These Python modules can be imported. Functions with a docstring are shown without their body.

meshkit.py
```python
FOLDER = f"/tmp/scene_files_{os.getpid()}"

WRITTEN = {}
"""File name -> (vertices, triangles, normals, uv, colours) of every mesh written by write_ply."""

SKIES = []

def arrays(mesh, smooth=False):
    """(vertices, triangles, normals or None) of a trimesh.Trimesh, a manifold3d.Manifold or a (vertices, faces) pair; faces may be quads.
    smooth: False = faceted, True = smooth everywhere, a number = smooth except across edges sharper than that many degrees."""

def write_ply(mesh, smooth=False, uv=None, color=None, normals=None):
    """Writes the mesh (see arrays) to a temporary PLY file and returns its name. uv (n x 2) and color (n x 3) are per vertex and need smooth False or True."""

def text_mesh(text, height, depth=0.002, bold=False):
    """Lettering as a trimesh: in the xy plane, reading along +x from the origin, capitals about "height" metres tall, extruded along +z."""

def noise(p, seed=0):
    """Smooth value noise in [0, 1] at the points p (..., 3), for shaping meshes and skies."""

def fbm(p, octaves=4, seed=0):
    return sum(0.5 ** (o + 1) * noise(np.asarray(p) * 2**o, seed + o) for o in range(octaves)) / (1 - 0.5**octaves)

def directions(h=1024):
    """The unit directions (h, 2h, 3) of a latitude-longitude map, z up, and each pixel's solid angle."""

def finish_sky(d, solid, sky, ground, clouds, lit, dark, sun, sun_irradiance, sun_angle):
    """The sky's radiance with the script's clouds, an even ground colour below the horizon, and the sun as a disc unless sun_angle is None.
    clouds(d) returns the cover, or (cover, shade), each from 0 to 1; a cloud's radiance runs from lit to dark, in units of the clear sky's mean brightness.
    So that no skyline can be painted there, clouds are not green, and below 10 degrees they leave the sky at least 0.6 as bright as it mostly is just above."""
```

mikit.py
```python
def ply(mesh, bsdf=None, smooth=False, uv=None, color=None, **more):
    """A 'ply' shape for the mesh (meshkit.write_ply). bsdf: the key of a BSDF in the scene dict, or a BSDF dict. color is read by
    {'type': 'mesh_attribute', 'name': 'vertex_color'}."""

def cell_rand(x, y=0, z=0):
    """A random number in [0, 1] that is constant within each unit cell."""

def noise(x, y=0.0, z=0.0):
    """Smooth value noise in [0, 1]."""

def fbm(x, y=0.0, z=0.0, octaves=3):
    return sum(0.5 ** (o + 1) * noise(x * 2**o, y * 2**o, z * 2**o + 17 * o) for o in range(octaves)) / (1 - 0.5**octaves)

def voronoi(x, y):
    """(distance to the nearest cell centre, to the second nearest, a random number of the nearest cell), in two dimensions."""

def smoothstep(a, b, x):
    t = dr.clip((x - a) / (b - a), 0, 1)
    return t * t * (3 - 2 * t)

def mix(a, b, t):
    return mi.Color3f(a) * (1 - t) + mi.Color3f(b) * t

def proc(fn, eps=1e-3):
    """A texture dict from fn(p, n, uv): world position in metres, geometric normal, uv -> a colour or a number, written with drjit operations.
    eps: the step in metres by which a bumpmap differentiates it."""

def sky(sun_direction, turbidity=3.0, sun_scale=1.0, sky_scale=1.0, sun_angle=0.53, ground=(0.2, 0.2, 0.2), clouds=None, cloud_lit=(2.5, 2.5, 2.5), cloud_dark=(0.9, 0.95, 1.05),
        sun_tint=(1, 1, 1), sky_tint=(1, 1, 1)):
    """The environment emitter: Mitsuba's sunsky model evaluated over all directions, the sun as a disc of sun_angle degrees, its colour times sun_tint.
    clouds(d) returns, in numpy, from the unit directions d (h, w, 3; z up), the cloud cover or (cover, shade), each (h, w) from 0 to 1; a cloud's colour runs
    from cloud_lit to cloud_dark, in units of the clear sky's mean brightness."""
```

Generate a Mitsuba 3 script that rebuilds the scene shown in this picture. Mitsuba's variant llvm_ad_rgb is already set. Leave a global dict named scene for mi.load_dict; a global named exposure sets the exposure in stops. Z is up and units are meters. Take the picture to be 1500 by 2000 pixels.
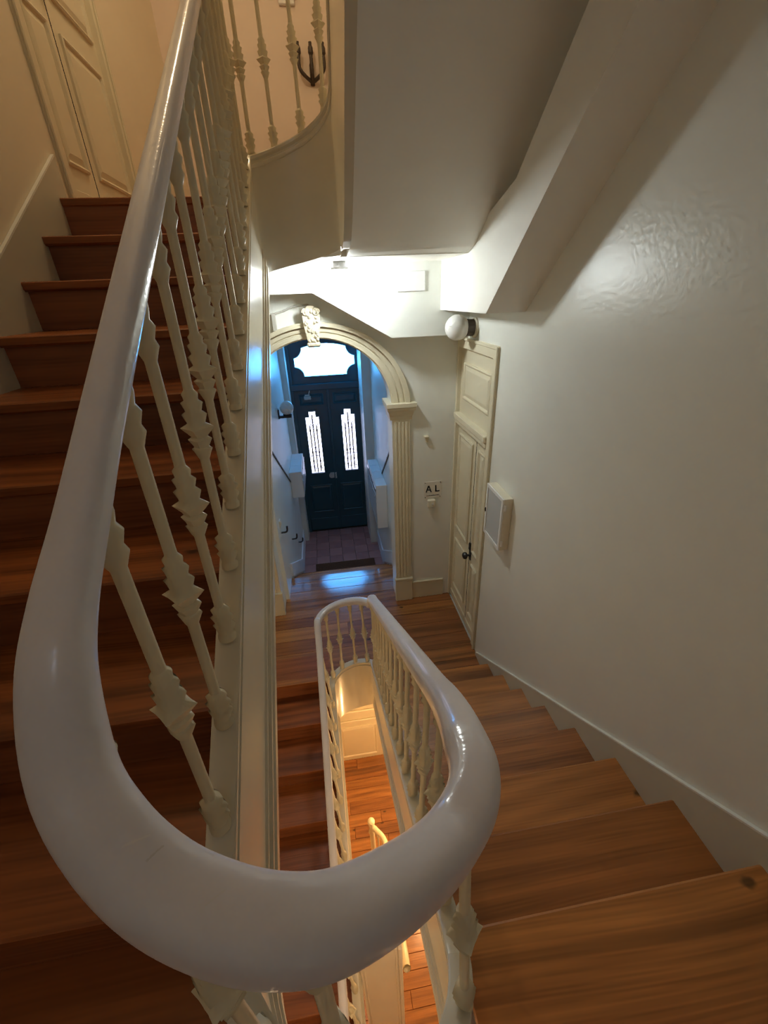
import math, random
import numpy as np, trimesh, mitsuba as mi, drjit as dr, mikit, meshkit
from mikit import noise, fbm, smoothstep, mix, cell_rand
from shapely.geometry import Polygon, Point, box as sbox
from shapely import affinity
random.seed(7); np.random.seed(7)
T = mi.ScalarTransform4f
scene, labels = {}, {}

# ------------------------------------------------------------------ camera, exposure, lamps
yaw, pitch, roll = np.radians([7.387, 27.612, 2.351])
FPX = 821.3
CAM = np.array([0.0, 0.0, 3.0])
_f = np.array([math.sin(yaw)*math.cos(pitch), math.cos(yaw)*math.cos(pitch), -math.sin(pitch)])
_r = np.array([math.cos(yaw), -math.sin(yaw), 0.0]); _d = np.cross(_f, _r)
_r2 = math.cos(roll)*_r + math.sin(roll)*_d
_d2 = -math.sin(roll)*_r + math.cos(roll)*_d
scene['camera'] = {'type': 'perspective', 'fov': math.degrees(2*math.atan(750/FPX)), 'fov_axis': 'x', 'near_clip': 0.02, 'far_clip': 60.0,
                   'to_world': T().look_at(origin=CAM.tolist(), target=(CAM+_f).tolist(), up=(-_d2).tolist())}
exposure = 0.0
LAMP_LANDING = (206.0, 226.0, 228.0)
LAMP_BASEMENT = (760.0, 425.0, 175.0)
FILL_UNDER = (270.0, 205.0, 132.0)  # unseen fill under the half landing
LAMP_UPPER = (178.0, 130.0, 76.0)
FILL_STAIR = (3.0, 3.5, 4.5)  # unseen ambient fill over the stair turn
DAYLIGHT = (2.15, 2.25, 3.3)
DAYLIGHT_FAN = (0.95, 5.4, 13.5)

# ------------------------------------------------------------------ materials
def tw(b): return {'type': 'twosided', 'bsdf': b}
def paint(col, rough=0.4, spec=0.4, amp=0.05, scale=6.0, bump=None):
    c = np.array(col, float)
    def fn(p, n, uv):
        v = fbm(p.x*scale, p.y*scale, p.z*scale, octaves=3)
        return mi.Color3f(*[float(k) for k in c])*(1 + amp*(v-0.5)*2)
    b = {'type': 'principled', 'base_color': mikit.proc(fn), 'roughness': rough, 'specular': spec}
    if bump:
        def bf(p, n, uv): return fbm(p.x*bump[0], p.y*bump[0], p.z*bump[0], octaves=3)
        b = {'type': 'bumpmap', 'arbitrary': mikit.proc(bf, 2e-3), 'scale': bump[1], 'bsdf': b}
    return tw(b)
def flat(col, rough=0.4, spec=0.5, metallic=0.0):
    return tw({'type': 'principled', 'base_color': {'type': 'rgb', 'value': list(col)}, 'roughness': rough, 'specular': spec, 'metallic': metallic})
WALLC = (0.705, 0.712, 0.655)
scene['wall_paint'] = paint(WALLC, 0.36, 0.36, 0.035, 3.0, (70.0, 0.0008))
scene['warm_paint'] = paint((0.70, 0.62, 0.48), 0.5, 0.3, 0.03, 3.0)
scene['panel_paint'] = paint((0.86, 0.79, 0.67), 0.4, 0.4, 0.02, 4.0)
scene['rose_paint'] = paint((0.70, 0.585, 0.50), 0.5, 0.3, 0.03, 3.0)
scene['trim_paint'] = paint((0.60, 0.545, 0.40), 0.38, 0.45, 0.04, 5.0)
scene['door_cream'] = paint((0.62, 0.565, 0.42), 0.36, 0.45, 0.04, 5.0)
scene['string_paint'] = paint((0.62, 0.575, 0.46), 0.22, 0.5, 0.05, 7.0)
scene['baluster_paint'] = paint((0.66, 0.59, 0.42), 0.4, 0.45, 0.06, 25.0)
scene['skirt_paint'] = paint((0.50, 0.475, 0.385), 0.4, 0.4, 0.04, 5.0)
SCR = [((-.186, .195), (-.171, .204), 1.0), ((-.170, .189), (-.162, .199), .8), ((-.128, .166), (-.116, .175), .95)]
def rail_fn(p, n, uv):
    base = mi.Color3f(0.585, 0.57, 0.60)*(1 + 0.10*(fbm(p.x*14, p.y*14, p.z*14, octaves=3)-0.5))
    s = fbm(p.x*260, p.y*260, p.z*60, octaves=2)
    col = base*(1 - 0.04*(s-0.5))
    for (x0, y0), (x1, y1), lum in SCR:
        dx, dy = x1-x0, y1-y0; L2 = dx*dx+dy*dy
        t = dr.clip(((p.x-x0)*dx+(p.y-y0)*dy)/L2, 0, 1)
        d = dr.sqrt(dr.square(p.x-x0-t*dx)+dr.square(p.y-y0-t*dy))+0.0006*noise(p.x*900, p.y*900, p.z*900)
        k = dr.select(p.z > 2.5, 1-smoothstep(0.0005, 0.0013, d), 0.0)
        col = col*(1-k)+mi.Color3f(0.62*lum, 0.60*lum, 0.60*lum)*k
    return col
scene['rail_paint'] = tw({'type': 'bumpmap', 'arbitrary': mikit.proc(lambda p, n, uv: fbm(p.x*160, p.y*160, p.z*160, octaves=2), 1e-3), 'scale': 0.00035,
                          'bsdf': {'type': 'principled', 'base_color': mikit.proc(rail_fn), 'roughness': 0.17, 'specular': 0.5}})
def wood(c1, c2, seed, rough=0.3, spec=0.5, along='x', clear=0.0):
    a, b = [mi.Color3f(*c) for c in (c1, c2)]
    def fn(p, n, uv):
        u, v = (p.x, p.y) if along == 'x' else (p.y, p.x)
        w = v + 0.05*noise(u*1.3+seed, v*3.0, seed*1.7)
        g = fbm(u*1.1+seed*3.1, w*22.0, p.z*22.0+seed, octaves=4)
        fine = noise(u*5.0+seed, w*210.0, p.z*150.0)
        r = 0.5+0.5*dr.sin(2*math.pi*(w*13.0+2.6*noise(u*0.9+seed, w*3.5, seed)))
        t = dr.clip(1.25*(g-0.5)+0.5+0.50*(fine-0.5)+0.55*(r-0.5)*noise(u*1.7, w*2.3+seed), 0, 1)
        streak = smoothstep(0.66, 0.86, noise(u*0.8+seed*2.0, w*20.0, seed*5.0))
        kx, ky = u*1.7+seed*5.3, v*4.2+seed*2.7
        ci, cj = dr.floor(kx), dr.floor(ky)
        px, py = ci+0.25+0.5*cell_rand(ci, cj, 5), cj+0.25+0.5*cell_rand(ci, cj, 6)
        wob = 0.7+0.6*noise(u*60.0, v*60.0, seed)
        d = dr.sqrt(dr.square(kx-px)+dr.square((ky-py)*0.75))*wob
        knot = dr.select(cell_rand(ci, cj, 9) > 0.86, 1-smoothstep(0.015, 0.055, d), 0.0)
        wear = 0.86+0.28*fbm(u*2.3+seed, v*2.7, seed*0.7, octaves=2)
        col = mi.Color3f(a*(1-t)+b*t)*wear
        return col*(1-0.32*streak)*(1-0.75*knot)
    return tw({'type': 'principled', 'base_color': mikit.proc(fn), 'roughness': rough, 'specular': spec, 'clearcoat': clear, 'clearcoat_gloss': 0.9})
FLOOR_WOODS, TREAD_WOODS = [], []
GLOSS_WOODS = []
for i, (c1, c2) in enumerate([((0.37, 0.146, 0.045), (0.150, 0.050, 0.017)), ((0.42, 0.178, 0.056), (0.18, 0.066, 0.021)), ((0.32, 0.120, 0.039), (0.12, 0.040, 0.015)), ((0.46, 0.202, 0.065), (0.21, 0.078, 0.025))]):
    scene[f'floor_wood_{i}'] = wood(c1, c2, 3.0+i*7.3, 0.24, 0.6); FLOOR_WOODS.append(f'floor_wood_{i}')
    if i < 2: scene[f'gloss_wood_{i}'] = wood(c1, c2, 3.0+i*7.3, 0.11, 1.0); GLOSS_WOODS.append(f'gloss_wood_{i}')
for i, (c1, c2) in enumerate([((0.46, 0.182, 0.046), (0.20, 0.068, 0.018)), ((0.42, 0.158, 0.040), (0.17, 0.056, 0.015)), ((0.49, 0.200, 0.052), (0.23, 0.080, 0.021))]):
    scene[f'tread_wood_{i}'] = wood(c1, c2, 40.0+i*5.9, 0.33, 0.5); TREAD_WOODS.append(f'tread_wood_{i}')
DIMMED_WOODS = []  # tread wood darkened and reddened in place of the dim warm light there
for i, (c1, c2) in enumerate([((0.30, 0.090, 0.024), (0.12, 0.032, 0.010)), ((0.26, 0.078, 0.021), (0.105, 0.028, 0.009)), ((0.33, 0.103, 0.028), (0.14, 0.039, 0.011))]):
    scene[f'dimmed_wood_{i}'] = wood(c1, c2, 90.0+i*4.7, 0.36, 0.45); DIMMED_WOODS.append(f'dimmed_wood_{i}')
scene['riser_wood'] = wood((0.26, 0.085, 0.030), (0.13, 0.040, 0.016), 71.0, 0.36, 0.45)
scene['tile_clay'] = paint((0.36, 0.19, 0.185), 0.3, 0.5, 0.12, 9.0)
scene['tile_clay_dark'] = paint((0.31, 0.16, 0.16), 0.3, 0.5, 0.12, 9.0)
scene['grout'] = flat((0.10, 0.08, 0.075), 0.8, 0.2)
scene['mat_fibre'] = paint((0.10, 0.050, 0.030), 0.95, 0.1, 0.4, 120.0)
scene['door_green'] = paint((0.020, 0.068, 0.088), 0.30, 0.5, 0.15, 5.0)
scene['iron_black'] = flat((0.012, 0.012, 0.013), 0.45, 0.5)
scene['iron_dark'] = paint((0.05, 0.035, 0.025), 0.5, 0.5, 0.3, 40.0)
scene['plastic_white'] = flat((0.74, 0.74, 0.72), 0.35, 0.5)
scene['plastic_cream'] = flat((0.68, 0.63, 0.50), 0.35, 0.5)
scene['grey_metal'] = flat((0.42, 0.42, 0.40), 0.4, 0.5)
scene['grey_panel'] = flat((0.44, 0.455, 0.46), 0.30, 0.5)
scene['chrome'] = flat((0.6, 0.6, 0.6), 0.25, 0.5, 1.0)
scene['opal_glass'] = tw({'type': 'principled', 'base_color': {'type': 'rgb', 'value': [0.78, 0.77, 0.73]}, 'roughness': 0.12, 'specular': 0.5})
scene['acrylic'] = flat((0.70, 0.665, 0.58), 0.12, 0.5)
scene['ink_black'] = flat((0.01, 0.01, 0.012), 0.5, 0.3)
scene['ceiling_paint'] = paint((0.79, 0.775, 0.71), 0.55, 0.3, 0.03, 3.0)
scene['cable_grey'] = flat((0.45, 0.43, 0.38), 0.5, 0.4)
scene['paper_white'] = flat((0.7, 0.72, 0.76), 0.6, 0.3)

# ------------------------------------------------------------------ helpers
count = {}
def key_for(name, parent=None):
    full = name if parent is None else parent + '__' + name
    n = count.get(full, -1) + 1; count[full] = n
    return full if n == 0 else f'{full}_{n:03d}'
def lab(k, label=None, cat=None, group=None, kind=None):
    d = {a: b for a, b in (('label', label), ('category', cat), ('group', group), ('kind', kind)) if b}
    if d: labels[k] = d
def obj(name, mesh, m, parent=None, smooth=False, label=None, cat=None, group=None, kind=None, **more):
    k = key_for(name, parent)
    if isinstance(mesh, (list, tuple)) and len(mesh) and isinstance(mesh[0], trimesh.Trimesh): mesh = trimesh.util.concatenate(mesh)
    scene[k] = mikit.ply(mesh, m, smooth=smooth, **more)
    lab(k, label, cat, group, kind); return k
def put(name, ply, parent=None, to_world=None, label=None, cat=None, group=None):
    k = key_for(name, parent); d = dict(ply)
    if to_world is not None: d['to_world'] = to_world
    scene[k] = d; lab(k, label, cat, group); return k
def thing(name, label, cat=None, group=None, kind=None):
    k = key_for(name); lab(k, label, cat, group, kind); return k
def bx(x0, x1, y0, y1, z0, z1):
    m = trimesh.creation.box((x1-x0, y1-y0, z1-z0)); m.apply_translation(((x0+x1)/2, (y0+y1)/2, (z0+z1)/2)); return m
def cbx(x0, x1, y0, y1, z0, z1, c=0.003):
    c = min(c, 0.45*min(x1-x0, y1-y0, z1-z0)); pts = []
    for x, sx in ((x0, 1), (x1, -1)):
        for y, sy in ((y0, 1), (y1, -1)):
            for z, sz in ((z0, 1), (z1, -1)):
                pts += [(x, y+sy*c, z+sz*c), (x+sx*c, y, z+sz*c), (x+sx*c, y+sy*c, z)]
    return trimesh.convex.convex_hull(np.array(pts))
def prism(poly, axis, a0, a1):
    """extrude a shapely polygon; axis 'x': polygon (y,z); 'y': polygon (x,z); 'z': polygon (x,y)"""
    ms = []
    for g in getattr(poly, 'geoms', [poly]):
        m = trimesh.creation.extrude_polygon(g, a1-a0, engine='earcut'); v = m.vertices.copy()
        if axis == 'z': w = np.c_[v[:, 0], v[:, 1], v[:, 2]+a0]; fl = False
        elif axis == 'x': w = np.c_[v[:, 2]+a0, v[:, 0], v[:, 1]]; fl = False
        else: w = np.c_[v[:, 0], v[:, 2]+a0, v[:, 1]]; fl = True
        ms.append(trimesh.Trimesh(w, m.faces[:, ::-1] if fl else m.faces, process=False))
    return trimesh.util.concatenate(ms)
def sweep(path, frames_u, frames_v, prof, closed=False, scale=None):
    """prof (m,2) closed polygon swept along path with per-point axes u, v"""
    P = np.asarray(path, float); N = len(P); per = isinstance(prof, list) and np.ndim(prof) == 3; profs = [np.asarray(q, float) for q in prof] if per else None
    prof = profs[0] if per else np.asarray(prof, float); m = len(prof)
    V = []
    for i in range(N):
        pr = profs[i] if per else (prof if scale is None else prof*scale[i])
        V.append(P[i] + pr[:, :1]*frames_u[i] + pr[:, 1:]*frames_v[i])
    V = np.vstack(V); F = []
    for i in range(N-1 if not closed else N):
        a, b = i*m, ((i+1) % N)*m
        for j in range(m):
            k = (j+1) % m
            F += [(a+j, a+k, b+k), (a+j, b+k, b+j)]
    if not closed:
        from shapely.geometry import Polygon as PG
        import mapbox_earcut as me
        tri = me.triangulate_float64(prof, np.array([m], dtype=np.uint32)).reshape(-1, 3)
        for t in tri:
            F.append((t[0], t[1], t[2])); o = (N-1)*m; F.append((o+t[2], o+t[1], o+t[0]))
    me_ = trimesh.Trimesh(V, F, process=False); 
    return me_
def catmull(pts, n=12):
    P = np.asarray(pts, float); out = []
    P2 = np.vstack([2*P[0]-P[1], P, 2*P[-1]-P[-2]])
    for i in range(1, len(P2)-2):
        p0, p1, p2, p3 = P2[i-1:i+3]
        for t in np.linspace(0, 1, n, endpoint=False):
            out.append(0.5*((2*p1)+(-p0+p2)*t+(2*p0-5*p1+4*p2-p3)*t*t+(-p0+3*p1-3*p2+p3)*t**3))
    out.append(P[-1]); return np.array(out)
def tang(P):
    t = np.gradient(P, axis=0); return t/np.linalg.norm(t, axis=1, keepdims=True)
def tube(pts, r, n=10, caps=True):
    P = np.asarray(pts, float); t = tang(P)
    ref = np.array([0, 0, 1.0]) if np.all(np.abs(t[:, 2]) < 0.95) else np.array([1.0, 0.13, 0])
    u = np.cross(t, ref); u /= np.linalg.norm(u, axis=1, keepdims=True); v = np.cross(u, t)
    a = np.linspace(0, 2*np.pi, n, endpoint=False)
    return sweep(P, u, v, np.c_[np.cos(a)*r, np.sin(a)*r])
def lathe(prof, n=24, petals=None):
    prof = np.asarray(prof, float); a = np.linspace(0, 2*np.pi, n, endpoint=False); V = []
    for i, (r, z) in enumerate(prof):
        k = 1.0 if petals is None else (1+petals[i]*(np.cos(a*4)+.35*np.cos(a*8)))
        V.append(np.c_[r*k*np.cos(a), r*k*np.sin(a), np.full(n, z)])
    F = []
    for i in range(len(prof)-1):
        for j in range(n):
            k = (j+1) % n; F += [(i*n+j, i*n+k, (i+1)*n+k), (i*n+j, (i+1)*n+k, (i+1)*n+j)]
    V = np.vstack(V); b = len(V); V = np.vstack([V, [[0, 0, prof[0][1]]], [[0, 0, prof[-1][1]]]])
    for j in range(n):
        k = (j+1) % n; F += [(b, k, j), (b+1, (len(prof)-1)*n+j, (len(prof)-1)*n+k)]
    return trimesh.Trimesh(V, F, process=False)
def move(m, x=0, y=0, z=0, R=None):
    m = m.copy()
    if R is not None: m.apply_transform(R)
    m.apply_translation((x, y, z)); return m
def rotm(deg, ax): return trimesh.transformations.rotation_matrix(math.radians(deg), ax)
def frame_ring(a0, a1, b0, b1, w, prof_h, axis, at, sign):
    """raised bevelled moulding ring on a plane; axis 'x' (coords y,z) or 'y' (coords x,z); rises from at towards sign"""
    o = np.array([(a0, b0), (a1, b0), (a1, b1), (a0, b1)], float)
    c = np.array([(1, 1), (-1, 1), (-1, -1), (1, -1)], float)
    rings = [(0.0, 0.0), (0.0, prof_h*0.7), (w*0.35, prof_h), (w*0.6, prof_h*0.85), (w, 0.0)]
    V = []
    for inset, h in rings:
        q = o + c*inset
        for a, b in q: V.append((at+sign*h, a, b) if axis == 'x' else (a, at+sign*h, b))
    F = []
    for i in range(len(rings)-1):
        for j in range(4):
            k = (j+1) % 4; F += [(i*4+j, i*4+k, i*4+4+k), (i*4+j, i*4+4+k, i*4+4+j)]
    m = trimesh.Trimesh(np.array(V, float), F, process=False)
    return m
def raised_panel(a0, a1, b0, b1, axis, at, sign, h=0.012, ins=0.035):
    """moulding ring with a fielded centre"""
    ring = frame_ring(a0, a1, b0, b1, 0.028, 0.018, axis, at, sign)
    o = np.array([(a0, b0), (a1, b0), (a1, b1), (a0, b1)], float); c = np.array([(1, 1), (-1, 1), (-1, -1), (1, -1)], float)
    ins = min(ins, 0.3*min(a1-a0, b1-b0))
    V = []
    for inset, hh in ((0.02, 0.0), (0.02+ins, h)):
        for a, b in o+c*inset: V.append((at+sign*hh, a, b) if axis == 'x' else (a, at+sign*hh, b))
    F = []
    for j in range(4):
        k = (j+1) % 4; F += [(j, k, 4+k), (j, 4+k, 4+j)]
    F += [(4, 5, 6), (4, 6, 7)]
    return trimesh.util.concatenate([ring, trimesh.Trimesh(np.array(V, float), F, process=False)])

# ------------------------------------------------------------------ main dimensions
XR, XL = 1.16, -1.16           # side walls of the stairwell
YA = 3.62                      # wall with the arch
RISE, GO = 0.1815, 0.28
YS = 2.42                      # first nosing of the flight on the right
ZU = 3.45                      # upper landing
ZB, ZH = -3.3, -0.9            # basement floor, entrance hall floor
YD = 6.93                      # street door
YF = 5.6                       # far wall of the upper landing
XHL, XHR = -0.60, 0.70
YBK = -1.15
nose_r = lambda y: RISE*(1+(YS-y)/GO)
nose_l = lambda y: ZU-RISE*(2.65-y)/GO
nose_b = lambda y: -RISE*(2.65-y)/GO

# ------------------------------------------------------------------ setting: walls
obj('wall_right', [bx(XR, XR+.25, YBK-.2, 2.755, -3.5, 6.7), bx(XR, XR+.25, 2.755, YF+.2, 2.62, 6.7), bx(XR, XR+.25, 2.755, 3.9, -3.5, -.02), bx(XR, XR+.25, 3.66, 3.9, -.02, 2.62), bx(XR+.06, XR+.25, 2.755, 3.66, -.02, 2.62)], 'wall_paint', kind='structure', label='long cream plaster wall beside the descending stairs')
obj('wall_left', [bx(XL-.25, XL, YBK-.2, 2.86, -3.5, 6.7), bx(XL-.25, XL, 2.86, 3.95, -3.5, ZU), bx(XL-.25, XL, 2.86, 3.95, 5.6, 6.7), bx(XL-.25, XL, 3.95, YF+.2, -3.5, 6.7), bx(XL-.25, XL-.07, 2.86, 3.95, ZU, 5.6)], 'warm_paint', kind='structure', label='warm cream wall along the flight that climbs on the left')
obj('wall_back', bx(XL-.25, XR+.25, YBK-.2, YBK, -3.5, 6.7), 'wall_paint', kind='structure')
obj('wall_upper_front', bx(XL-.25, XR+.25, YF, YF+.2, ZU-.3, 6.7), 'rose_paint', kind='structure', label='pinkish cream end wall of the upper landing')
# arch wall
AX, AZ, RI, RIZ, RO, ROZ = -0.035, 2.124, 0.605, 0.57, 0.765, 0.69
def arch_poly(rx, rz, zb):
    a = np.linspace(0, np.pi, 41); pts = [(AX+rx, zb)] + [(AX+rx*math.cos(t), AZ+rz*math.sin(t)) for t in a] + [(AX-rx, zb)]
    return Polygon(pts)
wa = sbox(XL, -0.3, XR, 3.3).difference(arch_poly(RI, RIZ, -0.02))
obj('wall_arch', prism(wa, 'y', YA, YA+.22), 'wall_paint', kind='structure', label='cream wall pierced by the round arch to the entrance hall')
bk = Polygon([(XL, 3.01), (-.007, 3.01), (.554, 2.688), (XR, 2.686), (XR, 3.30), (XL, 3.30)])
obj('wall_bulkhead', prism(bk, 'y', 3.40, YA), 'wall_paint', kind='structure', label='bright plaster bulkhead with a stepped lower edge above the arch')
# hall
obj('wall_hall_left', bx(XHL-.2, XHL, YA+.22, YD+.2, -1.2, 3.3), 'wall_paint', kind='structure', label='hall wall on the left of the street door')
obj('wall_hall_right', bx(XHR, XHR+.2, YA+.22, YD+.2, -1.2, 3.3), 'wall_paint', kind='structure', label='hall wall on the right of the street door')
obj('wall_pier_left', bx(XHL, -.515, 6.6, YD+.2, ZH, 3.3), 'wall_paint', kind='structure', label='narrow wall return left of the street door')
obj('wall_pier_right', bx(.57, XHR, 6.30, YD+.2, ZH, 3.3), 'wall_paint', kind='structure', label='narrow wall return right of the street door')
obj('ceiling_hall', bx(XHL-.2, XHR+.2, YA+.22, YD+.2, 3.2, 3.35), 'ceiling_paint', kind='structure')
# ceilings, soffits
obj('ceiling', prism(sbox(XL, 2.58, XR, 3.42).difference(Polygon([(-.25, 2.4), (.18, 2.4)]+[(-.036+.216*math.cos(t), 2.62+.19*math.sin(t)) for t in np.linspace(0, np.pi, 24)])).difference(sbox(.17, 2.5, XR, 2.80)).difference(sbox(XL, 2.5, -.24, 2.72)), 'z', 3.185, 3.30), 'ceiling_paint', kind='structure', label='low ceiling over the ground floor landing')
obj('ceiling_upper', bx(XL-.25, XR+.25, YBK-.2, YF+.2, 6.6, 6.8), 'ceiling_paint', kind='structure')
def zsof(y): return np.interp(y, [-.6, 2.20, 2.32, 2.45, 2.60, 2.81], [5.62, 3.38, 3.295, 3.235, 3.203, 3.185])
def zsofr(y): return np.interp(y, [-.6, 2.40, 2.50, 2.60, 2.70, 2.81], [5.83, 3.43, 3.345, 3.27, 3.215, 3.185])
ys = np.concatenate([np.linspace(2.81, 2.2, 24), np.linspace(2.1, -.55, 12)])
V = []
for x in (.209, .30, .93, XR):
    w_ = np.clip((x-.209)/.721, 0, 1)
    for y in ys: V.append((x, y, float(zsof(y)*(1-w_)+zsofr(y)*w_)))
n_ = len(ys); V = np.array(V); V = np.vstack([V, V+[0, 0, .14]]); F = []
for a_ in range(3):
    for b_ in range(n_-1):
        p, q, r, t = a_*n_+b_, a_*n_+b_+1, (a_+1)*n_+b_+1, (a_+1)*n_+b_
        F += [(p, q, r), (p, r, t)]; o = 4*n_; F += [(o+p, o+r, o+q), (o+p, o+t, o+r)]
edge = list(range(n_)) + [k_*n_+n_-1 for k_ in (1, 2)] + list(range(4*n_-1, 3*n_-1, -1)) + [2*n_, n_]
for e0, e1 in zip(edge, edge[1:]+edge[:1]): F += [(e0, e0+4*n_, e1+4*n_), (e0, e1+4*n_, e1)]
sm = trimesh.Trimesh(V, F, process=False)
if sm.volume < 0: sm.invert()
obj('ceiling_soffit', sm, 'ceiling_paint', smooth=30, kind='structure', label='plaster underside of the next flight overhead')
bm = Polygon([(3.42, 2.865), (2.455, 2.873), (1.70, 3.487), (.10, 4.80), (-.5, 5.35), (-.5, 5.6), (.1, 5.1), (2.2, 3.42), (2.8, 3.26), (3.42, 3.26)])
obj('ceiling_beam', prism(bm, 'x', .93, XR), 'ceiling_paint', kind='structure', label='boxed sloping beam against the right wall under the upper flight')
obj('ceiling_half_landing', bx(XL, XR, YBK, -.5, 5.05, 5.25), 'ceiling_paint', kind='structure')

# ------------------------------------------------------------------ floors
def plank_floor(name, x0, x1, y0, y1, z, w, label, mats, thick=.03, cut=None, seed=1, slab=True, joint=True):
    rng = random.Random(seed); k = thing(name, label, kind='structure')
    if slab:
        if cut is None: scene[k] = mikit.ply(bx(x0, x1, y0, y1, z-thick-.12, z-thick), 'riser_wood')
        else: scene[k] = mikit.ply(prism(sbox(x0, y0, x1, y1).difference(cut), 'z', z-thick-.12, z-thick), 'riser_wood')
    y = y0
    while y < y1-1e-4:
        ye = min(y1, y+w*rng.uniform(.85, 1.15))
        if y1-ye < .04: ye = y1
        xs = [x0, x1]
        if joint and x1-x0 > 1.2: xs = [x0, rng.uniform(x0+.35, x1-.35), x1]
        for a, b in zip(xs[:-1], xs[1:]):
            g = .0015; zz = z+rng.uniform(-.0012, 0)
            if cut is None: m = cbx(a+g, b-g, y+g, ye-g, z-thick, zz, .002)
            else:
                pl = sbox(a+g, y+g, b-g, ye-g).difference(cut)
                if pl.is_empty or pl.area < 1e-3: continue
                m = prism(pl, 'z', z-thick, zz)
            obj('plank', m, rng.choice(mats), k)
        y = ye
    return k
WX = -0.020   # well centre
WC_L, WC_R, WR = -.180, .192, .18
well = Polygon([(WC_L-.02, 0.0), (WC_R+.02, 0.0), (WC_R+.02, 2.56)] + [((WC_L+WC_R)/2+(WR+.02)*math.cos(t), 2.56+(WR+.02)*math.sin(t)) for t in np.linspace(0, np.pi, 24)] + [(WC_L-.02, 2.56)])
cutg = well.union(sbox(WC_R, 0, XR, 2.39)).union(sbox(XL, 0, WC_L, 2.66))
plank_floor('floor', XL, XR, 2.38, 3.62, 0.0, .165, 'varnished wooden plank floor of the ground floor landing', FLOOR_WOODS, cut=cutg, seed=4)
plank_floor('floor_threshold', AX-RI, AX+RI+.11, 3.62, 4.23, 0.0, .17, 'varnished planks under the arch, gleaming blue from the street door', GLOSS_WOODS, seed=9, joint=False)
cutu = sbox(-.29, 2.0, XR, 2.84)
plank_floor('floor_upper_landing', XL, XR, 2.66, YF, ZU, .16, 'wooden floor of the upper landing', FLOOR_WOODS, cut=cutu, seed=5)
plank_floor('floor_basement', XL, XR, .0, 4.0, ZB, .15, 'orange wooden floor seen deep down the stairwell', FLOOR_WOODS, seed=6)
plank_floor('floor_half_landing', XL, XR-.012, YBK, .115, RISE*9, .16, 'wooden half landing under the viewer', FLOOR_WOODS, seed=8, joint=False, cut=sbox(XL, -.10, .235, .2))
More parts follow.
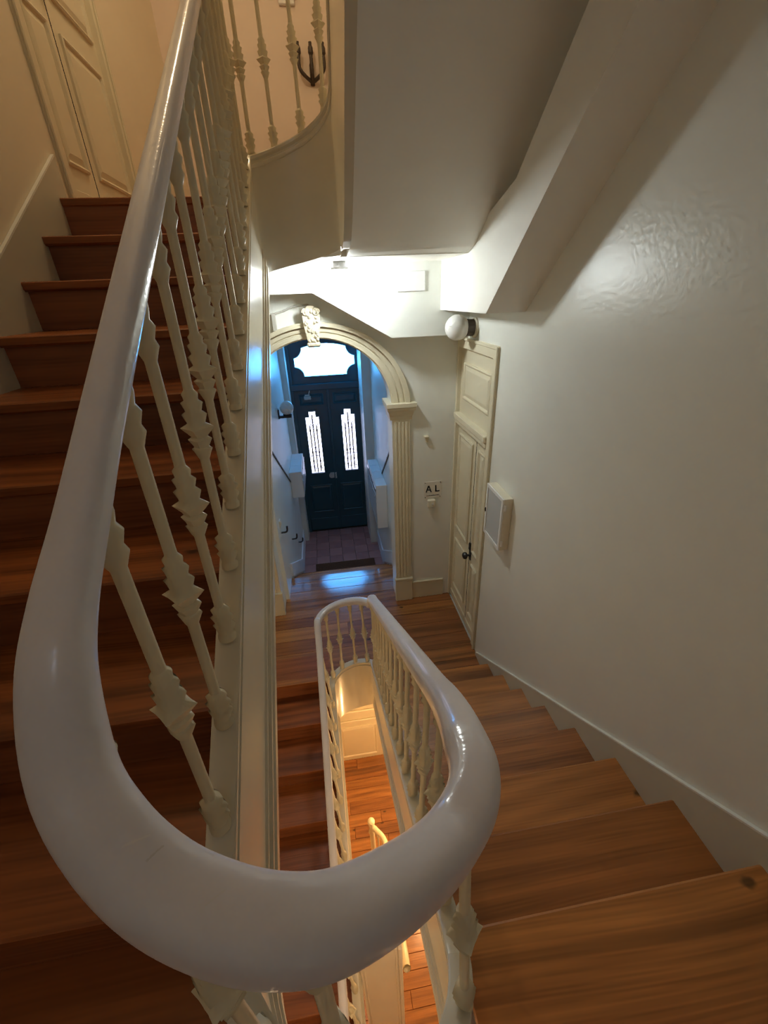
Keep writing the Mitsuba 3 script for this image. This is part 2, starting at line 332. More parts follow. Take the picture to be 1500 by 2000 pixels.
obj('riser', bx(.235, XR-.012, .085, .105, RISE*8, RISE*9-.03), 'riser_wood', 'floor_half_landing')
# hall tiles
k = thing('floor_hall', 'reddish tiled floor inside the street door', kind='structure')
scene[k] = mikit.ply(bx(XHL, XHR, 5.30, YD+.1, ZH-.1, ZH-.012), 'grout')
nx, ts = 6, (XHR-XHL)/6
for i in range(nx):
    for j in range(7):
        y0 = 5.38+j*ts
        if y0 > YD: continue
        obj('tile', cbx(XHL+i*ts+.003, XHL+(i+1)*ts-.003, y0+.003, min(y0+ts, YD+.08)-.003, ZH-.012, ZH, .002), 'tile_clay' if (i+j) % 2 else 'tile_clay_dark', k)

# ------------------------------------------------------------------ stairs
def tread_mesh(x0, x1, ynose, back, z, facing):
    """rounded nosing; facing -1: front toward -y, +1: front toward +y"""
    t = .036; pts = [(0, z-.004), (.006, z), (back, z), (back, z-t), (.012, z-t), (.002, z-t+.008)]
    pts = [(ynose - facing*p[0], p[1]) for p in pts]
    return prism(Polygon(pts), 'x', x0, x1)
rng = random.Random(3)
def flight(label, cat, x0, x1, steps, y_first, z_first, facing, dz, woods):
    """steps treads; nosing i at y_first - facing*i*GO (walking up away from front)"""
    k = thing('staircase', label, cat)
    for i in range(steps):
        y = y_first - facing*i*GO; z = z_first + dz*i
        obj('tread', tread_mesh(x0, x1, y, GO+.03, z, facing), rng.choice(woods), k)
        ry = y - facing*.028
        obj('riser', bx(x0, x1, min(ry, ry-facing*.02), max(ry, ry-facing*.02), z-RISE+.001, z-.034), 'riser_wood', k)
    return k
st_r = flight('wooden stairs going down to the landing on the right', 'stairs', .213, XR-.012, 8, YS, RISE, 1, RISE, TREAD_WOODS)
st_l = flight('wooden stairs climbing on the left to the upper landing, dim light put into their colour', 'stairs', XL+.012, -.284, 10, 2.65-9*GO, ZU-9*RISE, -1, RISE, DIMMED_WOODS)
st_b = flight('wooden stairs down to the basement beneath the left flight', 'stairs', XL+.012, -.201, 9, 2.65-8*GO, -8*RISE, -1, RISE, DIMMED_WOODS)
obj('landing_nosing', tread_mesh(XL+.012, -.201, 2.65, .06, 0.0005, -1), TREAD_WOODS[0], st_b)
st_h = flight('short hidden steps dropping from the arch to the hall tiles', 'stairs', XHL+.003, XHR-.003, 4, 4.23+4*GO, ZH+RISE, 1, RISE, TREAD_WOODS)
obj('riser', bx(XHL+.003, XHR-.003, 4.20, 4.22, -.18, -.03), 'riser_wood', st_h)
# underside soffits of the two flights
obj('ceiling_stairs_right', prism(Polygon([(2.35, -.12), (.2, 1.30), (-.1, 1.45), (-.1, 1.40), (.2, 1.22), (2.35, -.2)]), 'x', .214, XR), 'ceiling_paint', kind='structure')
obj('ceiling_stairs_left', prism(Polygon([(2.75, 3.22), (.2, 1.58), (-.1, 1.50), (-.1, 1.42), (.2, 1.50), (2.75, 3.14)]), 'x', XL, -.285), 'ceiling_paint', kind='structure')
obj('ceiling_stairs_basement', prism(Polygon([(2.6, -.28), (.2, -1.84), (.2, -1.9), (2.6, -.36)]), 'x', XL, -.203), 'ceiling_paint', kind='structure')

# skirting beside the flights (sloped boards following the stairs)
def skirting(name, x0, x1, f, y0, y1, h0, h1, lo, label):
    """hi: height above the nosing line, h0 at y0 and h1 at y1"""
    P = Polygon([(y0, f(y0)+h0), (y1, f(y1)+h1), (y1, f(y1)-lo), (y0, f(y0)-lo)])
    k = obj(name, prism(P, 'x', x0, x1), 'skirt_paint', kind='structure', label=label)
    P2 = Polygon([(y0, f(y0)+h0+.008), (y1, f(y1)+h1+.008), (y1, f(y1)+h1), (y0, f(y0)+h0)])
    obj('capping', prism(P2, 'x', x0, x1), 'wall_paint', k)
skirting('baseboard_right', XR-.016, XR-.001, nose_r, 2.70, -.3, .022, .145, .30, 'sloping grey-cream skirting along the right wall stairs')
skirting('baseboard_left', XL+.001, XL+.016, nose_l, .1, 2.735, .118, .118, .30, 'sloping cream skirting along the left flight')
bb = thing('baseboard_front', 'cream baseboard under the small sign right of the arch', kind='structure')
scene[bb] = mikit.ply(bx(.735, 1.085, YA-.016, YA, 0, .20), 'trim_paint')
obj('capping', cbx(.735, 1.085, YA-.022, YA, .20, .213, .004), 'trim_paint', bb)
bb = thing('baseboard_left_front', 'cream baseboard left of the arch', kind='structure')
scene[bb] = mikit.ply(bx(XL, -.81, YA-.016, YA, 0, .20), 'trim_paint')

# ------------------------------------------------------------------ strings (ribbon along the well)
def semicircle(cx, cy, rx, ry, a0, a1, n=26):
    return [(cx+rx*math.cos(t), cy+ry*math.sin(t)) for t in np.linspace(a0, a1, n)]
SL = -.262  # left string centre (upper flights)
cb = lambda y: min(.045, nose_b(y)+.13)
plan, zc = [], []
for y in np.linspace(.25, 2.5, 20): plan.append((WC_L, y)); zc.append(cb(y))
far = semicircle((WC_L+WC_R)/2, 2.56, (WC_R-WC_L)/2, .17, np.pi, 0)
zr0 = nose_r(2.50)+.13
for i, q in enumerate(far):
    s = i/(len(far)-1); plan.append(q); zc.append(.045+(zr0-.045-.04)*smooth if (smooth := s*s*(3-2*s)) is None else .045+(zr0-.085)*(s**2.2))
for y in np.linspace(2.50, .42, 18): plan.append((WC_R-.010*(2.5-y)/2.08, y)); zc.append(nose_r(y)+.13)
near = semicircle((SL+WC_R-.01)/2, .40, (WC_R-.01-SL)/2, .24, 0, -np.pi)
za, zb_ = nose_r(.42)+.13, nose_l(.42)+.13
for i, q in enumerate(near[1:-1], 1): plan.append(q); zc.append(za+(zb_-za)*i/(len(near)-1))
for y in np.linspace(.42, 2.60, 18): plan.append((SL, y)); zc.append(nose_l(y)+.13)
upl = semicircle((SL+.19)/2, 2.62, (.19-SL)/2, .20, np.pi, 0)
for i, q in enumerate(upl[1:-1], 1):
    s = i/(len(upl)-1); plan.append(q); zc.append(3.60+.26*s**1.3)
for y in np.r_[np.linspace(2.58, 2.1, 20), np.linspace(2.0, -.3, 10)]: plan.append((.19, y)); zc.append(3.86+.80*(2.58-y))
plan, zc = np.array(plan), np.array(zc)
path3 = np.c_[plan, zc]
tp = tang(np.c_[plan, np.zeros(len(plan))]); un = np.c_[-tp[:, 1], tp[:, 0], np.zeros(len(tp))]   # left-hand normal
i_far0, i_r0 = 20, 46; i_near0 = 46+18; i_l0 = i_near0+24; i_up0 = i_l0+18; i_u2 = i_up0+24
HT = np.full(len(path3), .50)
HT[i_far0:i_r0] = .50+.09*np.sin(np.linspace(0, np.pi, i_r0-i_far0))
nu = i_u2-i_up0
HT[i_up0:i_u2] = zc[i_up0:i_u2]-np.linspace(zc[i_up0]-.50, 3.225, nu)
HT[i_u2:] = zc[i_u2:]-np.array([float(zsof(y)) for y in plan[i_u2:, 1]])+.004
def ribbon(i0, i1, f):
    vv = np.tile([0, 0, 1.0], (len(path3), 1))
    return sweep(path3[i0:i1], un[i0:i1], vv[i0:i1], [f(W, HT[i]) for i in range(i0, i1)])
# profile in (u, v); the well side is at u > 0 on this path? decided by sign w
def string_profiles(w, h):
    body = [(-.020*w, -.012), (.018*w, -.012), (.018*w, -h+.115), (.018*w, -h), (-.020*w, -h)]
    cap = [(-.026*w, -.014), (-.026*w, -.003), (-.022*w, 0), (.022*w, 0), (.027*w, -.004), (.027*w, -.016), (.020*w, -.026), (.016*w, -.026), (-.018*w, -.014)]
    m1 = [(.017*w, -.035), (.026*w, -.040), (.026*w, -.050), (.022*w, -.055), (.017*w, -.055)]
    b1 = [(.017*w, -h+.120), (.024*w, -h+.112), (.024*w, -h+.098), (.019*w, -h+.094), (.019*w, -h+.080), (.030*w, -h+.074), (.030*w, -h+.058), (.024*w, -h+.052), (.024*w, -h+.045), (.034*w, -h+.036), (.034*w, -h), (.017*w, -h)]
    return body, cap, m1, b1
W = -1.0 if un[5][0] < 0 else 1.0   # basement run goes +y: left normal is -x, the well is at +x
def fixo(m):
    if m.volume < 0: m.invert()
    return m
sk = thing('stair_string', 'cream painted string board winding round the stairwell under the balusters', 'stair string')
for i0, i1 in ((0, i_far0+1), (i_far0, i_r0+1), (i_r0, i_near0+1), (i_near0, i_l0+1), (i_l0, i_up0+1), (i_up0, i_u2+1), (i_u2-1, len(path3))):
    i1 = min(i1, len(path3))
    for nm, q in (('board', 0), ('capping', 1), ('bead', 2), ('lower_moulding', 3)):
        if q == 3 and i0 in (i_far0, i_up0, i_u2-1): continue
        obj(nm, fixo(ribbon(i0, i1, lambda w, h: string_profiles(w, h)[q])), 'string_paint', sk, smooth=35)

# ------------------------------------------------------------------ handrail
def px_ray(u, v):
    d = _r2*(u-750)/FPX + _d2*(v-1000)/FPX + _f; return d/np.linalg.norm(d)
rail, rad = [], []
def rp(x, y, z, r): rail.append((x, y, z)); rad.append(r)
zbr = lambda y: nose_b(y)+.835
RL = WC_L-.042
for y in np.linspace(.2, 2.38, 12): rp(RL, y, zbr(y) if y < 2.2 else min(zbr(y), .80), .026)
for i, (x, y) in enumerate(semicircle((RL+.20)/2, 2.50, (.20-RL)/2, .17, np.pi, 0, 13)[:-1]):
    s = i/12; rp(x, y, .775+.11*s**1.5, .027+.006*s)
for y in np.linspace(2.44, .70, 14): rp(.20, y, 2.702-.648*(y+.182), .034)
NEAR = [(.194, .590, 2.215, .0355), (.186, .500, 2.278, .037), (.178, .430, 2.318, .039), (.172, .372, 2.338, .0405), (.150, .322, 2.352, .0402), (.108, .278, 2.365, .0393), (.060, .236, 2.405, .0385), (.008, .196, 2.462, .0378), (-.040, .172, 2.500, .0373),
        (-.083, .165, 2.530, .0366), (-.127, .172, 2.553, .036), (-.172, .189, 2.580, .035), (-.209, .214, 2.616, .0340), (-.238, .249, 2.654, .0327), (-.252, .296, 2.712, .0297), (-.259, .350, 2.752, .0270), (-.260, .425, 2.803, .0248)]
for q in NEAR: rp(*q)
for y in np.linspace(.52, 2.6, 14): rp(-.26, y, 2.670+.693*(y-.2295), .0235)
for i, (x, y) in enumerate(semicircle((-.26+.19)/2, 2.62, (.19+.26)/2, .2, np.pi, 0, 10)[1:]): rp(x, y, 4.30+.02*i, .028)
for y in np.linspace(2.5, .5, 8): rp(.19, y, 4.52+.70*(2.5-y), .03)
R4 = catmull(np.c_[np.array(rail), rad], 6)
RP, RR = R4[:, :3], R4[:, 3]
tR = tang(RP); uR = np.cross(tR, [0, 0, 1.0]); uR /= np.linalg.norm(uR, axis=1, keepdims=True); vR = np.cross(uR, tR)
a = np.linspace(0, 2*np.pi, 40, endpoint=False)
sg = lambda v, e: np.sign(v)*np.abs(v)**e
prof = .945*np.c_[sg(np.cos(a), .76), sg(np.sin(a), .76)]   # rounded-square section
ban = thing('balustrade', 'cream painted stair balustrade with round handrail looping round the well', 'balustrade')
obj('handrail', fixo(sweep(RP, uR, vR, prof, scale=RR)), 'rail_paint', ban, smooth=True, label='thick grey-white rounded handrail in a wide loop')

# balusters
def baluster_mesh(h):
    b = .0095
    def leaf(zc):   # leafy middle ornament, five tiers
        return [(b, zc-.070, 0), (b*1.3, zc-.064, .02), (b*1.9, zc-.047, .12), (b*1.5, zc-.043, .03), (b*2.15, zc-.027, .14), (b*1.6, zc-.022, .03), (b*2.75, zc-.003, .22), (b*1.8, zc+.006, .03),
                (b*2.2, zc+.024, .14), (b*1.6, zc+.030, .03), (b*1.95, zc+.047, .12), (b*1.4, zc+.052, .02), (b*1.6, zc+.064, .05), (b*1.05, zc+.071, 0), (b, zc+.074, 0)]
    P = [(b*2.0, 0, 0), (b*2.0, .010, 0), (b*1.6, .014, 0), (b*1.7, .022, .03), (b*2.2, .038, .12), (b*1.7, .044, .03), (b*2.25, .060, .14), (b*1.7, .066, .03), (b*1.9, .080, .10), (b*1.1, .088, 0), (b, .091, 0)]
    P += leaf(h*.5)
    P += [(b, h-.085, 0), (b*1.3, h-.078, 0), (b*1.9, h-.064, .03), (b*1.5, h-.054, .02), (b*2.1, h-.036, .03), (b*1.5, h-.026, .0), (b*1.8, h-.012, 0), (b*1.8, h, 0)]
    return lathe([(r, z) for r, z, _ in P], 16, [p for _, _, p in P])
arc = np.r_[0, np.cumsum(np.linalg.norm(np.diff(plan, axis=0), axis=1))]
bal_pos = []
def add_run(i0, i1, step, off=0.0):
    s = arc[i0]+off
    while s < arc[min(i1, len(arc)-1)]-.02:
        bal_pos.append((np.interp(s, arc, plan[:, 0]), np.interp(s, arc, plan[:, 1]), np.interp(s, arc, zc))); s += step
add_run(0, i_far0, .14, .05)
for t in (158, 118, 78, 38):
    x, y = (WC_L+WC_R)/2+.18*math.cos(math.radians(t)), 2.56+.17*math.sin(math.radians(t)); j = np.argmin((plan[:60, 0]-x)**2+(plan[:60, 1]-y)**2); bal_pos.append((x, y, zc[j]))
add_run(i_r0, i_near0, .14, .05)
for t in (-30, -97, -131, -152):
    x, y = (SL+WC_R)/2+(WC_R-SL)/2*math.cos(math.radians(t)), .40+.24*math.sin(math.radians(t)); q = path3[i_near0:i_l0]; j = np.argmin((q[:, 0]-x)**2+(q[:, 1]-y)**2); bal_pos.append((x, y, q[j, 2]))
for i in range(16): y = .455+.142*i; bal_pos.append((SL, y, nose_l(y)+.13))
for t in (150, 112, 75, 38):
    x, y = (SL+.19)/2+(.19-SL)/2*math.cos(math.radians(t)), 2.62+.20*math.sin(math.radians(t)); q = path3[i_up0:i_u2]; j = np.argmin((q[:, 0]-x)**2+(q[:, 1]-y)**2); bal_pos.append((x, y, q[j, 2]))
for i in range(6): y = 2.45-.14*i; bal_pos.append((.19, y, 3.86+.80*(2.58-y)))
cache = {}
for x, y, z in bal_pos:
    d = np.hypot(RP[:, 0]-x, RP[:, 1]-y) + 10*((RP[:, 2] < z+.35) | (RP[:, 2] > z+1.3))
    j = np.argmin(d); top = RP[j]; h = float(top[2]-RR[j]*.6-z)
    dx, dy = float(top[0]-x), float(top[1]-y)
    if abs(dx) + abs(dy) > .12: dx = dy = 0.0
    hq = round(h, 2)
    if hq not in cache: cache[hq] = mikit.ply(baluster_mesh(hq), 'baluster_paint', smooth=50)
    sh = np.eye(4); sh[0, 2], sh[1, 2] = dx/h, dy/h; sh[:3, 3] = (x, y, z-.002); sh[2, 2] = h/hq
    put('baluster', cache[hq], ban, T(sh))

# basement newel with a short rail
nk = thing('newel_post', 'cream newel post with a ball top and curved rail down in the basement', 'newel post')
NX, NY, NZ = .047, 2.60, -2.31
obj('post', lathe([(.045, ZB), (.045, ZB+.10), (.030, ZB+.12), (.030, NZ-.20), (.040, NZ-.17), (.026, NZ-.12), (.034, NZ-.04), (.034, NZ-.005), (.026, NZ)], 20), 'baluster_paint', nk, smooth=40)
scene[nk+'__post']['to_world'] = T().translate([NX, NY, 0])
s = trimesh.creation.icosphere(subdivisions=3, radius=.042); obj('ball', move(s, NX, NY, NZ+.03), 'baluster_paint', nk, smooth=True)
obj('rail', tube(catmull([(NX, NY, NZ-.06), (NX+.05, NY-.06, NZ-.05), (NX+.12, NY-.20, NZ+.02), (NX+.14, NY-.5, NZ+.20), (NX+.14, NY-1.4, NZ+.78)], 8), .030, 14), 'baluster_paint', nk, smooth=True)
for i, (dx, dy, dz) in enumerate(((.06, -.075, -.05), (.115, -.19, .0), (.14, -.36, .10))):
    put('baluster', mikit.ply(baluster_mesh(.9), 'baluster_paint', smooth=50), nk, T().translate([NX+dx, NY+dy, NZ+dz-.92]))
wb = obj('wall_basement_stairs', bx(-.152, .150, 1.16, 1.20, ZB, -.95), 'panel_paint', kind='structure', label='cream boarded wall at the near end of the basement well')
obj('moulding', [cbx(.100, .116, 1.148, 1.16, ZB, -.95, .004), cbx(.122, .150, 1.142, 1.16, ZB, -.95, .005)], 'panel_paint', wb)
obj('moulding', [cbx(-.152, -.135, 1.142, 1.16, ZB, -.95, .005), cbx(-.128, -.118, 1.150, 1.16, ZB, -.95, .003)], 'panel_paint', wb)
# basement wall with a framed panel
bw = obj('wall_basement', [bx(XL, XR, 4.0, 4.15, -3.5, -.15)], 'trim_paint', kind='structure', label='cream panelled wall at the bottom of the stairwell')
obj('panel', raised_panel(-.265, .275, -3.22, -2.55, 'y', 4.0, -1), 'trim_paint', bw)
obj('rail', cbx(-.30, .31, 3.975, 4.0, -2.44, -2.40, .008), 'trim_paint', bw)
obj('rail', cbx(-.30, .31, 3.970, 4.0, -2.26, -2.20, .010), 'trim_paint', bw)
obj('ceiling_basement', bx(XL, XR, 2.80, 4.0, -.32, -.17), 'ceiling_paint', kind='structure')

# ------------------------------------------------------------------ arch trim
at_ = thing('trim_1', 'cream moulded arch surround with fluted pilasters and carved keystone', kind='structure')
def arch_ring(r0, r1, y0, y1):
    """ring between fractions r0..r1 of the archivolt width"""
    f = lambda t, r: (AX+(RI+(RO-RI)*r)*math.cos(t), AZ+(RIZ+(ROZ-RIZ)*r)*math.sin(t))
    ts = np.linspace(0, np.pi, 49)
    return prism(Polygon([f(t, r0) for t in ts]+[f(t, r1) for t in ts[::-1]]), 'y', y0, y1)
obj('archivolt', [arch_ring(0, 1, YA-.020, YA), arch_ring(.08, .36, YA-.034, YA-.02), arch_ring(.44, .66, YA-.030, YA-.02), arch_ring(.74, 1.0, YA-.050, YA-.02)], 'trim_paint', at_, smooth=25)
for sx in (1, -1):
    xc = AX+sx*(RI+(RO-RI)/2); w2 = (RO-RI)/2
    pl = obj('pilaster', [bx(xc-w2, xc+w2, YA-.028, YA, .28, 2.03)], 'trim_paint', at_)
    for q in (-.048, -.016, .016, .048):
        obj('flute', prism(Polygon([(xc+q-.011, YA-.028), (xc+q-.006, YA-.038), (xc+q+.006, YA-.038), (xc+q+.011, YA-.028)]), 'z', .31, 1.98), 'trim_paint', pl)
    obj('plinth', [cbx(xc-w2-.012, xc+w2+.012, YA-.045, YA+.0, 0, .27, .006), cbx(xc-w2-.018, xc+w2+.018, YA-.05, YA, .27, .295, .006)], 'trim_paint', at_)
    cp = [(0, 2.00), (.030, 2.00), (.034, 2.03), (.042, 2.045), (.052, 2.075), (.075, 2.095), (.075, 2.11), (.085, 2.118), (.085, 2.15), (0, 2.15)]
    V = []; base = np.array([(xc-w2, YA+.06), (xc-w2, YA), (xc+w2, YA), (xc+w2, YA+.06)])
    rings = [[(xc-w2-o*.6, YA+.20, z), (xc-w2-o*.6, YA-o-.0, z), (xc+w2+o*.6, YA-o, z), (xc+w2+o*.6, YA+.20, z)] for o, z in cp[1:-1]]
    V = np.array(rings).reshape(-1, 3); F = []
    for i in range(len(rings)-1):
        for j in range(4):
            kk = (j+1) % 4; F += [(i*4+j, i*4+kk, i*4+4+kk), (i*4+j, i*4+4+kk, i*4+4+j)]
    n = (len(rings)-1)*4; F += [(0, 2, 1), (0, 3, 2), (n, n+1, n+2), (n, n+2, n+3)]
    obj('capital', fixo(trimesh.Trimesh(V, F, process=False)), 'trim_paint', at_)
# keystone: a scrolled bracket with leaf carving
ksx = AX
kb = prism(Polygon([(ksx-.040, 2.655), (ksx+.040, 2.655), (ksx+.062, 2.80), (ksx+.066, 2.86), (ksx+.05, 2.90), (ksx+.02, 2.93), (ksx-.02, 2.93), (ksx-.05, 2.90), (ksx-.066, 2.86), (ksx-.062, 2.80)]), 'y', YA-.085, YA)
kt = obj('keystone', [kb], 'trim_paint', at_)
rk = random.Random(5); lv = []
for i in range(26):
    z = rk.uniform(2.68, 2.90); wv = .03+.03*(z-2.66)/.24; x = ksx+rk.uniform(-wv, wv)
    m = trimesh.creation.icosphere(subdivisions=1, radius=1.0); m.apply_scale((.011, .012, .016)); m.apply_transform(rotm(rk.uniform(-50, 50), (0, 1, 0))); lv.append(move(m, x, YA-.085, z))
for sx in (-1, 1):
    a_ = np.linspace(0, 3.6*np.pi, 40); rr = .026*(1-a_/a_[-1]*.75)
    lv.append(tube(np.c_[ksx+sx*(.040+rr*np.cos(a_)), np.full(40, YA-.088), 2.885+rr*np.sin(a_)], .007, 6))
obj('leaf_carving', lv, 'trim_paint', kt, smooth=True)
obj('scroll_foot', [cbx(ksx-.052, ksx+.052, YA-.10, YA, 2.64, 2.672, .010)], 'trim_paint', kt)

# ------------------------------------------------------------------ street door
dk = thing('door_1', 'tall dark blue-green double street door with lit fanlight and grilled panes', kind='structure')
DX0, DX1, DXM = -.515, .645, .065
TZ = 1.66
def dz(z): return 3+1.3*(z-3)
obj('frame', [bx(DX0-.02, DX0+.05, YD-.04, YD+.12, ZH, 3.2), bx(DX1-.05, DX1+.0, YD-.04, YD+.12, ZH, 3.2), cbx(DX0, DX1, YD-.05, YD+.1, TZ, TZ+.10, .01)], 'door_green', dk)
lite_l = Polygon([(-.335, .245), (-.115, .245), (-.115, 1.23), (-.165, 1.23), (-.165, 1.32), (-.275, 1.32), (-.275, 1.23), (-.335, 1.23)])
lite_r = affinity.translate(affinity.scale(lite_l, -1, 1, origin=(DXM, 0)), .0, .0)
lite_r = affinity.translate(lite_r, 0.005, .005)
panes = []
for i, (x0, x1, lite) in enumerate(((DX0+.05, DXM-.003, lite_l), (DXM+.003, DX1-.05, lite_r))):
    lf = obj('leaf', prism(sbox(x0, ZH+.01, x1, TZ).difference(lite), 'y', YD, YD+.05), 'door_green', dk)
    bxs = lite.bounds
    obj('moulding', [prism(lite.buffer(.028, join_style=2).difference(lite), 'y', YD-.014, YD)], 'door_green', lf)
    obj('panel', raised_panel(x0+.07, x1-.07, ZH+.38, .02, 'y', YD, -1), 'door_green', lf)
    obj('kick_board', cbx(x0+.01, x1-.01, YD-.016, YD, ZH+.02, ZH+.26, .006), 'door_green', lf)
    obj('panel', raised_panel(x0+.07, x1-.07, 1.42, 1.60, 'y', YD, -1), 'door_green', lf)
    scene[key_for('pane', lf)] = {**mikit.ply(prism(lite.buffer(.01), 'y', YD+.022, YD+.030), 'opal_glass'), 'emitter': {'type': 'area', 'radiance': {'type': 'rgb', 'value': list(DAYLIGHT)}}}
    cx = (bxs[0]+bxs[2])/2; g = []
    for dx_ in (-.055, 0, .055):
        zt = 1.26 if dx_ == 0 else 1.08
        g.append(bx(cx+dx_-.007, cx+dx_+.007, YD+.006, YD+.016, .27 if dx_ else .25, zt))
        for zz in ((.36, .46, .62, 1.0) if dx_ else (.62, .70, 1.08)):
            m = trimesh.creation.icosphere(subdivisions=1, radius=1.0); m.apply_scale((.012, .008, .03 if dx_ else .022)); g.append(move(m, cx+dx_, YD+.01, zz))
    for zz, ww in ((.33, .10), (.56, .10)): g.append(bx(cx-ww, cx+ww, YD+.007, YD+.013, zz-.003, zz+.003))
    for zz, r_ in ((.67, .034), (.61, .030), (1.16, .026), (1.04, .022)):
        for sx in (-1, 1):
            aa = np.linspace(-np.pi/2, np.pi/2, 9); g.append(tube(np.c_[cx+sx*r_*np.cos(aa), np.full(9, YD+.01), zz+r_*np.sin(aa)], .003, 5))
    for dx_ in (-.055, .055):
        for sx in (-1, 1):
            aa = np.linspace(0, np.pi*.9, 8); g.append(tube(np.c_[cx+dx_+sx*(.018-.018*np.cos(aa)), np.full(8, YD+.01), 1.08+.022*np.sin(aa)], .003, 5))
    obj('grille', g, 'iron_black', lf, label='wrought iron grille')
obj('meeting_stile', cbx(DXM-.022, DXM+.022, YD-.022, YD, ZH+.01, TZ, .006), 'door_green', dk)
# fanlight with scalloped corners
fx, hw = .065, .465
top = [(fx+x, 2.345-.055*(x/.34)**2) for x in np.linspace(.34, -.34, 15)]
def scal(cx, cz, r, a0, a1): return [(cx+r*math.cos(t), cz+r*math.sin(t)) for t in np.linspace(a0, a1, 9)]
fan = Polygon(top + scal(fx-hw-.02, 2.29, .145, 0, -np.pi/2*.92) + [(fx-hw, 2.135), (fx-hw, 2.02)] + scal(fx-hw-.01, 1.87, .145, np.pi/2*.92, 0) + scal(fx+hw+.01, 1.87, .145, np.pi, np.pi/2*1.08) + [(fx+hw, 2.02), (fx+hw, 2.135)] + scal(fx+hw+.02, 2.29, .145, -np.pi/2*1.08, -np.pi)).buffer(0)
fl = obj('fanlight', prism(sbox(DX0, TZ+.08, DX1, 3.2).difference(fan), 'y', YD, YD+.06), 'door_green', dk)
obj('moulding', prism(fan.buffer(.03).difference(fan), 'y', YD-.014, YD), 'door_green', fl)
scene[key_for('pane', fl)] = {**mikit.ply(prism(fan.buffer(.01), 'y', YD+.03, YD+.038), 'opal_glass'), 'emitter': {'type': 'area', 'radiance': {'type': 'rgb', 'value': list(DAYLIGHT_FAN)}}}
lk = obj('letter_plate', [prism(Polygon([(-.045, .195), (-.02, .232), (.055, .232), (.055, .135), (-.02, .135), (-.045, .165)]), 'y', YD-.02, YD), cbx(.06, .088, YD-.03, YD, .125, .24, .004)], 'grey_metal', dk, label='grey lock case')
obj('door_closer', [cbx(-.315, -.205, YD-.06, YD, 1.52, 1.575, .008), cbx(-.30, -.22, YD-.05, YD, 1.575, 1.60, .006), move(cbx(-.008, .008, -.02, 0, 0, .09, .003), -.235, YD-.02, 1.60, rotm(18, (0, 1, 0)))], 'grey_metal', dk, label='pale door closer')

# ------------------------------------------------------------------ apartment doors
def apartment_door(name, label, X, sgn, y0, y1, z0, ztr, ztop, knob, split, mat, panels, overpanel=True):
    """door in the wall plane X, room on side sgn (-1: room at smaller x)"""
    at = X - sgn*(-.02); at = X + (.022 if sgn < 0 else -.022)   # leaf plane slightly recessed
    k = thing(name, label, kind='structure'); s = sgn
    fx0, fx1 = (X-.014, X+.06) if sgn < 0 else (X-.06, X+.014)
    w = .085
    aw = obj('architrave', [cbx(fx0, fx1, y0-w, y0, z0, ztop+w, .006), cbx(fx0, fx1, y1, y1+w*.6, z0, ztop+w, .006), cbx(fx0, fx1, y0-w, y1+w*.6, ztop, ztop+w, .006)], mat, k)
    e0, e1 = (X-.024, X-.012) if sgn < 0 else (X+.012, X+.024)
    obj('outer_bead', [cbx(e0, e1, y0-w, y0-w+.022, z0, ztop+w, .004), cbx(e0, e1, y0-w, y1+w*.6, ztop+w-.022, ztop+w, .004), cbx(e0, e1, y1+w*.6-.022, y1+w*.6, z0, ztop+w, .004)], mat, aw)
    l0, l1 = (at, at+.04) if sgn < 0 else (at-.04, at)
    tr = obj('transom', [cbx(X-.034 if sgn < 0 else X-.05, X+.05 if sgn < 0 else X+.034, y0, y1, ztr, ztr+.055, .008), cbx(X-.020 if sgn < 0 else X-.05, X+.05 if sgn < 0 else X+.020, y0, y1, ztr-.04, ztr, .006)], mat, k)
    if overpanel:
        op = obj('overpanel', bx(l0, l1, y0, y1, ztr+.05, ztop), mat, k)
        obj('moulding', raised_panel(y0+.055, y1-.10, ztr+.19, ztop-.11, 'x', at, sgn), mat, op)
    for a0, a1 in ((y0, split-.006), (split+.006, y1)):
        lf = obj('leaf', bx(l0, l1, a0, a1, z0+.01, ztr-.04), mat, k)
        b0, b1 = a0+.055, a1-.065
        H = ztr-z0
        for (h0, h1) in panels:
            obj('panel', raised_panel(b0, b1, z0+h0, z0+h1, 'x', at, sgn), mat, lf)
        obj('kick_board', cbx(at-.012 if sgn < 0 else at, at if sgn < 0 else at+.012, a0+.004, a1-.004, z0+.012, z0+.085, .004), mat, lf)
    obj('joint', bx(l0+.0008, l1-.0008, split-.0062, split+.0062, z0+.01, ztr-.04), 'ink_black', k)
    kx = at+sgn*.03
    kn = obj('handle', [move(lathe([(.010, 0), (.010, .03), (.027, .038), (.034, .054), (.028, .070), (.010, .078)], 16), at, split-.034, z0+knob, rotm(90*sgn, (0, 1, 0))), cbx(min(at, at+sgn*.008), max(at, at+sgn*.008), split-.05, split-.006, z0+knob-.05, z0+knob+.05, .002)], 'iron_black', k, label='black knob and lock plate', smooth=30)
    obj('latch', [cbx(min(at, at+sgn*.018), max(at, at+sgn*.018), split-.034, split-.012, z0+knob+.055, z0+knob+.125, .004)], 'iron_black', k, label='black latch')
    return k, at
d2, at2 = apartment_door('door_2', 'cream panelled double door at the landing under the globe lamp', XR, -1, 2.84, 3.60, 0.0, 1.98, 2.575, .84, 3.12, 'door_cream', ((.20, .77), (.90, 1.86)))
for zz in (1.22, 1.02): obj('peephole' if zz > 1.1 else 'bell_push', move(lathe([(.014, 0), (.014, .006), (.008, .010)], 14), at2, 3.36, zz, rotm(-90, (0, 1, 0))), 'plastic_cream', d2)
d3, at3 = apartment_door('door_3', 'cream panelled double door at the top of the left flight', XL, 1, 2.88, 3.86, ZU, ZU+2.05, ZU+2.15, 1.02, 3.25, 'door_cream', ((.19, .805), (.94, 1.90)), overpanel=False)
